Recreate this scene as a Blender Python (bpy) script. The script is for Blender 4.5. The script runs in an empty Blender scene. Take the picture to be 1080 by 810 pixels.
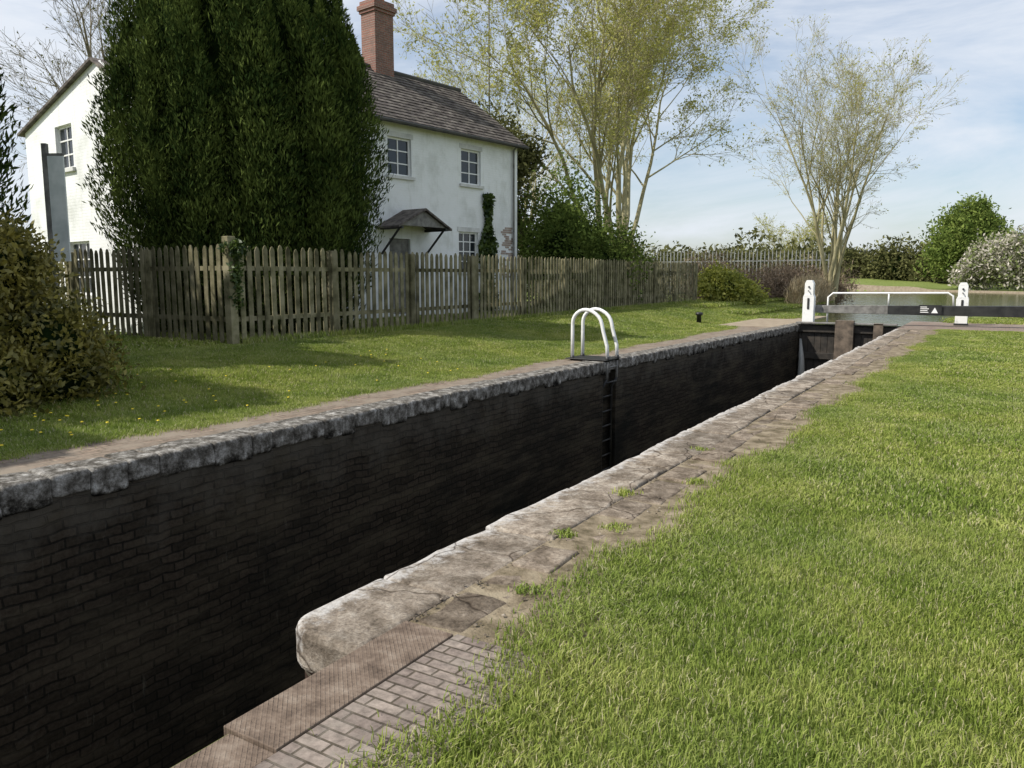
import bpy, math, random
import numpy as np
from mathutils import Vector, noise, Quaternion
random.seed(7); rng=np.random.default_rng(7)
S=bpy.context.scene
R=math.radians
# ------------------------------------------------------------------ helpers
def link(o,parent=None):
    S.collection.objects.link(o)
    if parent: o.parent=parent
    return o
def empty(name,loc=(0,0,0),rz=0):
    e=bpy.data.objects.new(name,None); e.location=loc; e.rotation_euler=(0,0,rz); e.empty_display_size=.2
    return link(e)
def np_mesh(name,V,F,mats,smooth=False):
    V=np.asarray(V,dtype=np.float32); F=np.asarray(F,dtype=np.int32)
    k=F.shape[1]; me=bpy.data.meshes.new(name)
    me.vertices.add(len(V)); me.vertices.foreach_set('co',V.ravel())
    me.loops.add(F.size); me.loops.foreach_set('vertex_index',F.ravel())
    me.polygons.add(len(F)); me.polygons.foreach_set('loop_start',np.arange(0,F.size,k,dtype=np.int32))
    me.update(calc_edges=True); me.validate()
    for m in (mats if isinstance(mats,list) else [mats]): me.materials.append(m)
    if smooth: me.polygons.foreach_set('use_smooth',np.ones(len(F),dtype=bool))
    return me
class MB:
    def __init__(s): s.v=[]; s.f=[]; s.m=[]
    def quad(s,a,b,c,d,m=0):
        n=len(s.v); s.v+= [a,b,c,d]; s.f.append((n,n+1,n+2,n+3)); s.m.append(m)
    def poly(s,pts,m=0):
        n=len(s.v); s.v+=list(pts); s.f.append(tuple(range(n,n+len(pts)))); s.m.append(m)
    def box(s,x0,x1,y0,y1,z0,z1,m=0):
        n=len(s.v)
        s.v+=[(x0,y0,z0),(x1,y0,z0),(x1,y1,z0),(x0,y1,z0),(x0,y0,z1),(x1,y0,z1),(x1,y1,z1),(x0,y1,z1)]
        for q in ((0,3,2,1),(4,5,6,7),(0,1,5,4),(1,2,6,5),(2,3,7,6),(3,0,4,7)):
            s.f.append(tuple(n+i for i in q)); s.m.append(m)
    def prism(s,pts,dv,m=0):
        n=len(s.v); k=len(pts); s.v+=list(pts)+[tuple(np.add(p,dv)) for p in pts]
        s.f.append(tuple(n+i for i in range(k))); s.m.append(m)
        s.f.append(tuple(n+k+i for i in reversed(range(k)))); s.m.append(m)
        for i in range(k):
            j=(i+1)%k; s.f.append((n+i,n+k+i,n+k+j,n+j)); s.m.append(m)
    def tube(s,pts,rad,sides=8,m=0,cap=True):
        n0=len(s.v); P=[Vector(p) for p in pts]; up=Vector((.31,.17,.93)); prev=None
        for i,p in enumerate(P):
            t=(P[min(i+1,len(P)-1)]-P[max(i-1,0)])
            if t.length<1e-9: t=Vector((0,0,1))
            t.normalize()
            if prev is None:
                a=t.cross(up)
                if a.length<.05: a=t.cross(Vector((1,0,0)))
            else: a=prev-t*prev.dot(t)
            a.normalize(); prev=a; b=t.cross(a); r=rad[i] if hasattr(rad,'__len__') else rad
            for k in range(sides):
                an=2*math.pi*k/sides; q=p+a*math.cos(an)*r+b*math.sin(an)*r; s.v.append((q.x,q.y,q.z))
        for i in range(len(P)-1):
            for k in range(sides):
                k2=(k+1)%sides
                s.f.append((n0+i*sides+k,n0+i*sides+k2,n0+(i+1)*sides+k2,n0+(i+1)*sides+k)); s.m.append(m)
        if cap:
            s.f.append(tuple(n0+k for k in reversed(range(sides)))); s.m.append(m)
            e=n0+(len(P)-1)*sides; s.f.append(tuple(e+k for k in range(sides))); s.m.append(m)
    def rbox(s,x0,x1,y0,y1,z0,z1,r,step=.12,disp=.008,seed=0,m=0,fr=3.0):
        lo=[x0,y0,z0]; hi=[x1,y1,z1]
        def br(a,b):
            n=max(1,int((b-a-2*r)/step)); mid=[a+r+(b-a-2*r)*i/n for i in range(n+1)]
            return [a,a+.35*r,a+.7*r]+mid+[b-.7*r,b-.35*r,b]
        B=[br(lo[i],hi[i]) for i in range(3)]
        def fix(p):
            q=[min(max(p[i],lo[i]+r),hi[i]-r) for i in range(3)]
            d=Vector([p[i]-q[i] for i in range(3)])
            if d.length>1e-9: d.normalize()
            w=Vector(q)+d*r
            nn=noise.noise_vector(Vector((w.x*fr+seed*7.1,w.y*fr,w.z*fr)))+.5*noise.noise_vector(Vector((w.x*fr*3+seed*7.1,w.y*fr*3,w.z*fr*3)))
            w+=Vector((nn.x,nn.y,nn.z*.7))*disp
            return (w.x,w.y,w.z)
        for ax in range(3):
            u,v=[(1,2),(2,0),(0,1)][ax]
            for side in (0,1):
                n0=len(s.v); U,W=B[u],B[v]
                for a in U:
                    for b in W:
                        p=[0,0,0]; p[ax]=hi[ax] if side else lo[ax]; p[u]=a; p[v]=b; s.v.append(fix(p))
                nw=len(W)
                for i in range(len(U)-1):
                    for j in range(nw-1):
                        q=(n0+i*nw+j,n0+(i+1)*nw+j,n0+(i+1)*nw+j+1,n0+i*nw+j+1)
                        s.f.append(q if side else q[::-1]); s.m.append(m)
    def obj(s,name,mats,parent=None,smooth=False,merge=False,bevel=0):
        me=bpy.data.meshes.new(name); me.from_pydata(s.v,[],s.f)
        for mt in (mats if isinstance(mats,list) else [mats]): me.materials.append(mt)
        me.polygons.foreach_set('material_index',s.m)
        if merge:
            import bmesh
            bm=bmesh.new(); bm.from_mesh(me); bmesh.ops.remove_doubles(bm,verts=bm.verts,dist=2e-4); bm.to_mesh(me); bm.free()
        if smooth: me.polygons.foreach_set('use_smooth',[True]*len(me.polygons))
        me.update(); o=bpy.data.objects.new(name,me)
        if bevel:
            b=o.modifiers.new('bevel','BEVEL'); b.width=bevel; b.segments=2; b.limit_method='ANGLE'
        return link(o,parent)
# ------------------------------------------------------------------ materials
def newmat(name):
    m=bpy.data.materials.new(name); m.use_nodes=True; nt=m.node_tree; b=nt.nodes['Principled BSDF']
    return m,nt,b
def N(nt,t,**k):
    n=nt.nodes.new(t)
    for a,v in k.items():
        if a in n.inputs.keys(): n.inputs[a].default_value=v
        else: setattr(n,a,v)
    return n
def ramp(nt,stops,interp='LINEAR'):
    n=nt.nodes.new('ShaderNodeValToRGB'); cr=n.color_ramp; cr.interpolation=interp
    while len(cr.elements)<len(stops): cr.elements.new(.5)
    for e,(p,c) in zip(cr.elements,stops): e.position=p; e.color=(c[0],c[1],c[2],1)
    return n
def mixc(nt,fac,a,b,mode='MIX'):
    n=nt.nodes.new('ShaderNodeMix'); n.data_type='RGBA'; n.blend_type=mode
    for idx,v in ((0,fac),(6,a),(7,b)):
        if isinstance(v,bpy.types.NodeSocket): nt.links.new(v,n.inputs[idx])
        elif idx==0: n.inputs[0].default_value=v
        else: n.inputs[idx].default_value=(v[0],v[1],v[2],1)
    return n.outputs[2]
def pos(nt): return nt.nodes.new('ShaderNodeNewGeometry').outputs['Position']
def noisen(nt,scale,detail=4,rough=.6,vec=None,dist=0):
    n=N(nt,'ShaderNodeTexNoise'); n.inputs['Scale'].default_value=scale; n.inputs['Detail'].default_value=detail
    n.inputs['Roughness'].default_value=rough; n.inputs['Distortion'].default_value=dist
    nt.links.new(vec if vec else pos(nt),n.inputs['Vector']); return n.outputs['Fac']
def bump(nt,b,h,strength=.4,dist=.02,prev=None):
    n=N(nt,'ShaderNodeBump'); n.inputs['Strength'].default_value=strength; n.inputs['Distance'].default_value=dist
    nt.links.new(h,n.inputs['Height'])
    if prev: nt.links.new(prev,n.inputs['Normal'])
    nt.links.new(n.outputs[0],b.inputs['Normal']); return n.outputs[0]
def simple(name,cols,scale=4,rough=.7,bs=.3,bscale=None,bd=.01,island=0,lo=.35,hi=.65,metal=0,spec=None):
    m,nt,b=newmat(name)
    f=noisen(nt,scale); st=[(lo+(hi-lo)*i/max(1,len(cols)-1),c) for i,c in enumerate(cols)]
    c=ramp(nt,st); nt.links.new(f,c.inputs[0]); out=c.outputs[0]
    if island:
        g=nt.nodes.new('ShaderNodeNewGeometry'); mr=N(nt,'ShaderNodeMapRange'); mr.inputs[3].default_value=1-island; mr.inputs[4].default_value=1+island
        nt.links.new(g.outputs['Random Per Island'],mr.inputs[0]); out=mixc(nt,1,out,mr.outputs[0],'MULTIPLY')
    nt.links.new(out,b.inputs['Base Color']); b.inputs['Roughness'].default_value=rough; b.inputs['Metallic'].default_value=metal
    if spec is not None: b.inputs['Specular IOR Level'].default_value=spec
    if bs: bump(nt,b,noisen(nt,bscale or scale*6),bs,bd)
    return m
def leafmat(name,dark,light,accent=None,nscale=.8,trans=.25,rough=.55,lo=.35,hi=.65,vary=.16,spec=.3,det=2):
    m,nt,b=newmat(name)
    g=nt.nodes.new('ShaderNodeNewGeometry')
    f=noisen(nt,nscale,det); c=ramp(nt,[(lo,dark),(hi,light)])
    ad=N(nt,'ShaderNodeMath',operation='ADD'); mr=N(nt,'ShaderNodeMapRange'); mr.inputs[3].default_value=-vary; mr.inputs[4].default_value=vary
    nt.links.new(g.outputs['Random Per Island'],mr.inputs[0]); nt.links.new(f,ad.inputs[0]); nt.links.new(mr.outputs[0],ad.inputs[1]); nt.links.new(ad.outputs[0],c.inputs[0])
    out=c.outputs[0]
    if accent:
        gt=N(nt,'ShaderNodeMath',operation='GREATER_THAN'); gt.inputs[1].default_value=accent[1]; nt.links.new(g.outputs['Random Per Island'],gt.inputs[0]); out=mixc(nt,gt.outputs[0],out,accent[0])
    df=nt.nodes.new('ShaderNodeBsdfDiffuse'); nt.links.new(out,df.inputs[0]); nt.nodes.remove(b)
    if spec>.25:
        gl=nt.nodes.new('ShaderNodeBsdfGlossy'); gl.inputs['Roughness'].default_value=rough; gl.inputs[0].default_value=(.8,.8,.8,1)
        m0=nt.nodes.new('ShaderNodeMixShader'); m0.inputs[0].default_value=.05; nt.links.new(df.outputs[0],m0.inputs[1]); nt.links.new(gl.outputs[0],m0.inputs[2]); src=m0.outputs[0]
    else: src=df.outputs[0]
    t=nt.nodes.new('ShaderNodeBsdfTranslucent'); nt.links.new(out,t.inputs[0]); mx=nt.nodes.new('ShaderNodeMixShader'); mx.inputs[0].default_value=trans
    nt.links.new(src,mx.inputs[1]); nt.links.new(t.outputs[0],mx.inputs[2]); nt.links.new(mx.outputs[0],nt.nodes['Material Output'].inputs[0])
    return m
def brickmat(name,axes,c1,c2,mortar,bw=.23,bh=.075,ms=.012,stain=None,sscale=1.2,rough=.8,bs=.5,bd=.01,slo=.4,shi=.65,obj=False,dist=0,spec=.5,stain2=None):
    m,nt,b=newmat(name)
    if obj: p=nt.nodes.new('ShaderNodeTexCoord').outputs['Object']
    else: p=pos(nt)
    sp=N(nt,'ShaderNodeSeparateXYZ'); nt.links.new(p,sp.inputs[0]); cb=N(nt,'ShaderNodeCombineXYZ')
    for i,a in enumerate(axes): nt.links.new(sp.outputs['xyz'.index(a)],cb.inputs[i])
    vec=cb.outputs[0]
    if dist:
        nz=N(nt,'ShaderNodeTexNoise'); nz.inputs['Scale'].default_value=3; nt.links.new(p,nz.inputs['Vector'])
        va=N(nt,'ShaderNodeVectorMath',operation='MULTIPLY_ADD'); va.inputs[1].default_value=(dist,dist,0); nt.links.new(nz.outputs['Color'],va.inputs[0]); nt.links.new(vec,va.inputs[2]); vec=va.outputs[0]
    t=N(nt,'ShaderNodeTexBrick'); nt.links.new(vec,t.inputs['Vector'])
    t.inputs['Scale'].default_value=1; t.inputs['Brick Width'].default_value=bw; t.inputs['Row Height'].default_value=bh; t.inputs['Mortar Size'].default_value=ms; t.inputs['Mortar Smooth'].default_value=.3
    for k,c in (('Color1',c1),('Color2',c2),('Mortar',mortar)): t.inputs[k].default_value=(*c,1)
    out=t.outputs['Color']
    fine=noisen(nt,22,5,.7); r2=ramp(nt,[(.3,(.55,.55,.55)),(.7,(1.4,1.4,1.4))]); nt.links.new(fine,r2.inputs[0]); out=mixc(nt,1,out,r2.outputs[0],'MULTIPLY')
    if stain:
        f=noisen(nt,sscale,6,.65); rr=ramp(nt,[(slo,(0,0,0)),(shi,(1,1,1))]); nt.links.new(f,rr.inputs[0]); out=mixc(nt,rr.outputs[0],out,stain)
    if stain2:
        mp=N(nt,'ShaderNodeMapping'); mp.inputs['Scale'].default_value=(.5,.5,2.6); mp.inputs['Location'].default_value=(7,3,1); nt.links.new(p,mp.inputs[0])
        f=noisen(nt,1.3,8,.7,vec=mp.outputs[0]); rr=ramp(nt,[(.47,(0,0,0)),(.66,(.7,.7,.7))]); nt.links.new(f,rr.inputs[0]); out=mixc(nt,rr.outputs[0],out,stain2)
        # pale lime drips
        mp=N(nt,'ShaderNodeMapping'); mp.inputs['Scale'].default_value=(9,9,1.6); nt.links.new(p,mp.inputs[0])
        f=noisen(nt,1.3,6,.75,vec=mp.outputs[0]); rr=ramp(nt,[(.62,(0,0,0)),(.72,(.55,.55,.55))]); nt.links.new(f,rr.inputs[0]); out=mixc(nt,rr.outputs[0],out,(.13,.12,.095))
        # lighter grey-brown mottle, growing towards the top of the wall
        mz=N(nt,'ShaderNodeMapRange'); mz.inputs[1].default_value=-1.0; mz.inputs[2].default_value=-.2; mz.inputs[4].default_value=.35; nt.links.new(sp.outputs[2],mz.inputs[0])
        f=noisen(nt,3,6,.7); a=N(nt,'ShaderNodeMath',operation='ADD'); nt.links.new(f,a.inputs[0]); nt.links.new(mz.outputs[0],a.inputs[1]); rr=ramp(nt,[(.62,(0,0,0)),(.9,(.7,.7,.7))]); nt.links.new(a.outputs[0],rr.inputs[0]); out=mixc(nt,rr.outputs[0],out,(.085,.075,.06))
    nt.links.new(out,b.inputs['Base Color']); b.inputs['Roughness'].default_value=rough; b.inputs['Specular IOR Level'].default_value=spec
    iv=N(nt,'ShaderNodeMath',operation='SUBTRACT'); iv.inputs[0].default_value=1; nt.links.new(t.outputs['Fac'],iv.inputs[1])
    n1=bump(nt,b,iv.outputs[0],bs,bd); bump(nt,b,fine,.4,bd,n1)
    return m
M={}
M['ground']=simple('ground_soil_grass',[(.11,.14,.035),(.16,.20,.05),(.22,.25,.08)],2.5,.95,.5,30,.02,spec=.1)
m,nt,b=newmat('grass_blades'); nt.nodes.remove(b)
g_=nt.nodes.new('ShaderNodeNewGeometry'); f=noisen(nt,1.3,4,.6); mr=N(nt,'ShaderNodeMapRange'); mr.inputs[3].default_value=-.2; mr.inputs[4].default_value=.2; nt.links.new(g_.outputs['Random Per Island'],mr.inputs[0])
ad=N(nt,'ShaderNodeMath',operation='ADD'); nt.links.new(f,ad.inputs[0]); nt.links.new(mr.outputs[0],ad.inputs[1]); c=ramp(nt,[(.28,(.175,.24,.048)),(.5,(.27,.335,.078)),(.72,(.40,.43,.145))]); nt.links.new(ad.outputs[0],c.inputs[0])
gt=N(nt,'ShaderNodeMath',operation='GREATER_THAN'); gt.inputs[1].default_value=.89; nt.links.new(g_.outputs['Random Per Island'],gt.inputs[0]); o_=mixc(nt,gt.outputs[0],c.outputs[0],(.50,.47,.28))
fb=noisen(nt,.45,3,.5); rb=ramp(nt,[(.35,(.86,.90,.9)),(.65,(1.12,1.06,1.0))]); nt.links.new(fb,rb.inputs[0]); o_=mixc(nt,1,o_,rb.outputs[0],'MULTIPLY')
df=nt.nodes.new('ShaderNodeBsdfDiffuse'); tl=nt.nodes.new('ShaderNodeBsdfTranslucent'); mx=nt.nodes.new('ShaderNodeMixShader'); mx.inputs[0].default_value=.35
nt.links.new(o_,df.inputs[0]); nt.links.new(o_,tl.inputs[0]); nt.links.new(df.outputs[0],mx.inputs[1]); nt.links.new(tl.outputs[0],mx.inputs[2]); nt.links.new(mx.outputs[0],nt.nodes['Material Output'].inputs[0])
M['grass']=m
def stonemat(name,cols,scale,white):
    m,nt,b=newmat(name)
    f=noisen(nt,scale,8,.72); c=ramp(nt,[(.33+.1*i,q) for i,q in enumerate(cols)]); nt.links.new(f,c.inputs[0]); out=c.outputs[0]
    g=nt.nodes.new('ShaderNodeNewGeometry'); mr=N(nt,'ShaderNodeMapRange'); mr.inputs[3].default_value=.76; mr.inputs[4].default_value=1.15
    nt.links.new(g.outputs['Random Per Island'],mr.inputs[0]); out=mixc(nt,1,out,mr.outputs[0],'MULTIPLY')
    sp=noisen(nt,45,4,.8); r=ramp(nt,[(.3,(.5,.47,.45)),(.5,(1,1,1)),(.72,(1.35,1.33,1.3))]); nt.links.new(sp,r.inputs[0]); out=mixc(nt,1,out,r.outputs[0],'MULTIPLY')
    li=noisen(nt,2.6,7,.75); r=ramp(nt,[(.44,(.66,.64,.61)),(.56,(1.08,1.07,1.05))]); nt.links.new(li,r.inputs[0]); out=mixc(nt,1,out,r.outputs[0],'MULTIPLY')
    if white:
        s=N(nt,'ShaderNodeSeparateXYZ'); nt.links.new(pos(nt),s.inputs[0]); m1=N(nt,'ShaderNodeMapRange'); m1.inputs[1].default_value=-2.50; m1.inputs[2].default_value=-2.76; m1.inputs[3].default_value=0; m1.inputs[4].default_value=.40; nt.links.new(s.outputs[0],m1.inputs[0])
        f2=noisen(nt,11,8,.75); a=N(nt,'ShaderNodeMath',operation='ADD'); nt.links.new(f2,a.inputs[0]); nt.links.new(m1.outputs[0],a.inputs[1]); r2=ramp(nt,[(.70,(0,0,0)),(.90,(.85,.85,.85))]); nt.links.new(a.outputs[0],r2.inputs[0]); out=mixc(nt,r2.outputs[0],out,(.55,.53,.50))
    nz=N(nt,'ShaderNodeTexNoise'); nz.inputs['Scale'].default_value=4; nt.links.new(pos(nt),nz.inputs['Vector']); va=N(nt,'ShaderNodeVectorMath',operation='MULTIPLY_ADD'); va.inputs[1].default_value=(.22,.22,.22); nt.links.new(nz.outputs['Color'],va.inputs[0]); nt.links.new(pos(nt),va.inputs[2])
    vo=N(nt,'ShaderNodeTexVoronoi',feature='DISTANCE_TO_EDGE'); vo.inputs['Scale'].default_value=1.1; nt.links.new(va.outputs[0],vo.inputs['Vector']); r3=ramp(nt,[(.0,(.3,.27,.25)),(.010,(1,1,1))]); nt.links.new(vo.outputs['Distance'],r3.inputs[0]); out=mixc(nt,1,out,r3.outputs[0],'MULTIPLY')
    nt.links.new(out,b.inputs['Base Color']); b.inputs['Roughness'].default_value=.95; b.inputs['Specular IOR Level'].default_value=.15
    n1=bump(nt,b,r3.outputs[0],.5,.01); n2=bump(nt,b,f,.7,.035,n1); bump(nt,b,sp,.5,.008,n2)
    return m
M['stone']=stonemat('coping_stone',[(.11,.092,.070),(.205,.17,.135),(.285,.245,.20),(.37,.33,.28)],6,True)
M['slab']=stonemat('edging_slab',[(.10,.08,.058),(.185,.15,.115),(.255,.21,.165),(.33,.28,.225)],6,False)
M['soil']=simple('dry_soil',[(.11,.09,.055),(.21,.17,.115),(.30,.25,.175)],6,.95,.8,40,.02,spec=.1)
M['sand']=simple('sandy_path',[(.25,.20,.145),(.36,.30,.225)],3,.95,.4,40,.01,spec=.1)
m,nt,b=newmat('worn_whitewash')
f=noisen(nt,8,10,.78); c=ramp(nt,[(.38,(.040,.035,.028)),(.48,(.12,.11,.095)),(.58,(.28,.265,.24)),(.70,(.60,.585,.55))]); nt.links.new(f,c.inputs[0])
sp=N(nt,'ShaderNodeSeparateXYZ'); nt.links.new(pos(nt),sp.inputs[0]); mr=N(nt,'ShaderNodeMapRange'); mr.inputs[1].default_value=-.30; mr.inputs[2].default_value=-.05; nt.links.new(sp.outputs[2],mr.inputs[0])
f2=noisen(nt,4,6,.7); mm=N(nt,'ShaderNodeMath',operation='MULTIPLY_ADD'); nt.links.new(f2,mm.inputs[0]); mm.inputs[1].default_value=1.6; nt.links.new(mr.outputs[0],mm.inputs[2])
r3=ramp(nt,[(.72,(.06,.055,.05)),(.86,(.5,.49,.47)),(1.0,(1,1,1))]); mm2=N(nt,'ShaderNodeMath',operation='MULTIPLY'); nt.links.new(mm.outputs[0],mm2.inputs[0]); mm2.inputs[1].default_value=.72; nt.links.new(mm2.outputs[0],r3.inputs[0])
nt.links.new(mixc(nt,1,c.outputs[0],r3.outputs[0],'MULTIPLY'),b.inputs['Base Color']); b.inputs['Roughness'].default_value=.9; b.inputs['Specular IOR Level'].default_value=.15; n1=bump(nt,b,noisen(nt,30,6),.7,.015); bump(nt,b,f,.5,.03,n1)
M['whitewash']=m
M['lockwall']=brickmat('lock_wall_brick','yzx',(.048,.037,.026),(.024,.019,.013),(.014,.012,.009),.25,.085,.010,stain=(.010,.010,.008),sscale=.55,rough=.85,bs=1.0,bd=.03,slo=.44,shi=.68,dist=.09,spec=.12,stain2=(.080,.066,.044))
M['lockwallx']=brickmat('lock_wall_brick_cross','xzy',(.10,.05,.033),(.04,.025,.018),(.07,.06,.045),.22,.075,.01,stain=(.02,.018,.014),bs=.7,spec=.2)
M['pathbrick']=brickmat('path_brick_worn','yxz',(.25,.19,.145),(.18,.14,.11),(.12,.10,.075),.22,.11,.01,stain=(.25,.21,.165),sscale=2.5,bs=.5,slo=.4,shi=.6,dist=.02,spec=.1)
M['pave']=brickmat('brick_paving','xyz',(.27,.225,.19),(.175,.14,.12),(.085,.07,.052),.155,.062,.006,stain=(.25,.22,.185),sscale=6,bs=.6,bd=.006,dist=.012,slo=.5,shi=.8,spec=.1)
M['apron']=brickmat('apron_brick','xyz',(.27,.19,.155),(.20,.15,.125),(.14,.12,.1),.22,.1,.01,stain=(.25,.21,.17),sscale=2,spec=.1)
m,nt,b=newmat('rusty_chequer_plate')
f=noisen(nt,7,8,.7); c=ramp(nt,[(.35,(.085,.060,.043)),(.5,(.165,.122,.090)),(.66,(.25,.20,.155))]); nt.links.new(f,c.inputs[0]); b.inputs['Roughness'].default_value=.75; b.inputs['Specular IOR Level'].default_value=.3
mpn=N(nt,'ShaderNodeMapping'); mpn.inputs['Rotation'].default_value=(0,0,R(45)); mpn.inputs['Scale'].default_value=(40,40,1); nt.links.new(pos(nt),mpn.inputs[0]); ck=N(nt,'ShaderNodeTexBrick'); nt.links.new(mpn.outputs[0],ck.inputs['Vector']); ck.inputs['Scale'].default_value=1; ck.inputs['Mortar Size'].default_value=.16; ck.inputs['Brick Width'].default_value=1.2;ck.inputs['Row Height'].default_value=.7; ck.inputs['Mortar Smooth'].default_value=.8
wr=noisen(nt,9,5,.7); rw=ramp(nt,[(.4,(.2,.2,.2)),(.6,(1,1,1))]); nt.links.new(wr,rw.inputs[0]); mu=N(nt,'ShaderNodeMath',operation='MULTIPLY'); nt.links.new(ck.outputs['Fac'],mu.inputs[0]); nt.links.new(rw.outputs[0],mu.inputs[1])
nt.links.new(c.outputs[0],b.inputs['Base Color']); n1=bump(nt,b,mu.outputs[0],.7,.004); bump(nt,b,noisen(nt,60,4),.4,.005,n1)
M['plate']=m
M['yew']=leafmat('yew_needles',(.024,.042,.012),(.115,.150,.038),nscale=1.1,trans=.12,lo=.34,hi=.68,spec=.1)
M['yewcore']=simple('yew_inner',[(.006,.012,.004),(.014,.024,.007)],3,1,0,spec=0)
M['shrub']=leafmat('shrub_leaf',(.08,.08,.014),(.28,.24,.05),nscale=2.2,trans=.25,spec=.3)
M['green']=leafmat('green_leaf',(.055,.085,.02),(.16,.21,.05),nscale=1.0,trans=.3,spec=.2)
M['mayleaf']=leafmat('hawthorn_leaf',(.10,.15,.035),(.24,.30,.075),nscale=.6,trans=.4,spec=.1)
M['olive']=leafmat('olive_leaf',(.08,.085,.035),(.19,.19,.075),nscale=.7,trans=.3,spec=.2)
M['lime']=leafmat('lime_leaf',(.17,.20,.03),(.38,.38,.07),nscale=2,trans=.35)
M['bud']=leafmat('willow_bud_leaf',(.34,.35,.10),(.54,.53,.17),nscale=.3,trans=.5,spec=.15)
M['blossom']=leafmat('blossom',(.34,.32,.24),(.70,.64,.58),nscale=.5,accent=((.20,.24,.09),.62),spec=.1)
M['ivy']=leafmat('ivy_leaf',(.025,.05,.01),(.11,.16,.03),nscale=3,rough=.5)
M['bark']=simple('bark',[(.12,.10,.07),(.26,.225,.155)],3,.9,.4,20,.01)
M['palebark']=simple('pale_twig_bark',[(.28,.25,.14),(.45,.41,.25)],1,.9,0,spec=.1)
M['brown']=simple('dry_bramble',[(.15,.11,.08),(.30,.235,.17)],3,.9,0,island=.3,spec=0)
M['reed']=simple('dry_reed',[(.34,.27,.17),(.46,.38,.25)],2,.9,0,island=.3,spec=0)
M['wood']=simple('weathered_picket_wood',[(.085,.078,.042),(.175,.16,.092),(.25,.225,.145)],3,.9,.5,40,.006,island=.32,spec=.15)
M['white']=simple('white_gloss_paint',[(.58,.58,.56),(.80,.80,.78)],5,.45,.15,30,.003,lo=.25,hi=.45)
M['black']=simple('black_paint',[(.010,.010,.010),(.03,.03,.028)],4,.5,.3,20,.004)
M['greywood']=simple('grey_timber',[(.12,.115,.105),(.26,.25,.23)],5,.8,.5,25,.006)
M['brownwood']=simple('wet_brown_timber',[(.05,.038,.027),(.17,.13,.095)],4,.7,.5,20,.008)
M['steel']=simple('galvanised_steel',[(.17,.18,.18),(.26,.27,.27)],3,.7,0)
M['redbrick']=brickmat('red_brick','xzy',(.28,.12,.085),(.18,.08,.06),(.22,.19,.155),.225,.075,.012,stain=(.14,.095,.075),sscale=3,bs=.4,slo=.5,shi=.75,obj=True)
M['roof']=simple('slate_roof',[(.055,.046,.042),(.110,.095,.086),(.165,.148,.125)],5,.8,.5,25,.01,island=.32,spec=.15)
m,nt,b=newmat('white_painted_brick')
sp=N(nt,'ShaderNodeSeparateXYZ'); tc=nt.nodes.new('ShaderNodeTexCoord'); nt.links.new(tc.outputs['Object'],sp.inputs[0]); ad=N(nt,'ShaderNodeMath',operation='ADD'); nt.links.new(sp.outputs[0],ad.inputs[0]); nt.links.new(sp.outputs[1],ad.inputs[1]); cb=N(nt,'ShaderNodeCombineXYZ'); nt.links.new(ad.outputs[0],cb.inputs[0]); nt.links.new(sp.outputs[2],cb.inputs[1])
t=N(nt,'ShaderNodeTexBrick'); nt.links.new(cb.outputs[0],t.inputs[0]); t.inputs['Scale'].default_value=1; t.inputs['Brick Width'].default_value=.24; t.inputs['Row Height'].default_value=.08; t.inputs['Mortar Size'].default_value=.01
iv=N(nt,'ShaderNodeMath',operation='SUBTRACT'); iv.inputs[0].default_value=1; nt.links.new(t.outputs['Fac'],iv.inputs[1])
f=noisen(nt,1.1,8,.65); c=ramp(nt,[(.30,(.62,.63,.60)),(.5,(.80,.81,.80)),(.7,(.85,.86,.86))]); nt.links.new(f,c.inputs[0])
st=N(nt,'ShaderNodeMapping'); st.inputs['Scale'].default_value=(3,3,.35); nt.links.new(tc.outputs['Object'],st.inputs[0]); f2=noisen(nt,1.5,6,.7,vec=st.outputs[0]); r2=ramp(nt,[(.55,(1,1,1)),(.75,(.82,.81,.77))]); nt.links.new(f2,r2.inputs[0])
nt.links.new(mixc(nt,1,c.outputs[0],r2.outputs[0],'MULTIPLY'),b.inputs['Base Color']); b.inputs['Roughness'].default_value=.75; n1=bump(nt,b,iv.outputs[0],.4,.01); bump(nt,b,noisen(nt,14),.2,.01,n1)
M['render']=m
m,nt,b=newmat('window_glass'); b.inputs['Base Color'].default_value=(.02,.025,.03,1); b.inputs['Roughness'].default_value=.06; f=noisen(nt,1.5,2); bump(nt,b,f,.15,.02); M['glass']=m
m,nt,b=newmat('canal_water'); b.inputs['Base Color'].default_value=(.085,.09,.032,1); b.inputs['Roughness'].default_value=.10; b.inputs['IOR'].default_value=1.33
bump(nt,b,noisen(nt,1.6,5,.6),.6,.06); M['water']=m
m,nt,b=newmat('leak_foam'); b.inputs['Base Color'].default_value=(.40,.40,.37,1); b.inputs['Roughness'].default_value=.3; M['foam']=m

# ------------------------------------------------------------------ terrain
def sm(t): t=max(0,min(1,t)); return t*t*(3-2*t)
CL=[(-4.4,31),(-4.2,44),(-3.0,60),(0,80),(-2,104),(-14,128),(-44,150),(-120,165)]
CW=[1.9,3.0,7.0,13,14,12,10,10]
def canal(x,y):
    best=1e9
    for i in range(len(CL)-1):
        ax,ay=CL[i];bx,by=CL[i+1];dx,dy=bx-ax,by-ay
        t=((x-ax)*dx+(y-ay)*dy)/(dx*dx+dy*dy); t=max(0,min(1,t))
        d=math.hypot(x-ax-t*dx,y-ay-t*dy)
        w=CW[i]+(CW[i+1]-CW[i])*t
        if d-w<best: best=d-w
    return best
def g0(x,y):
    z=0
    if x<-7.8: z+=.33*sm((-x-7.8)/4.5)+.14*sm((y-10)/28)*sm((-x-8.5)/3)
    z+=1.5*sm((y-146)/50)+.4*sm((y-40)/60)*sm((-x-14)/10)
    return z
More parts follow.
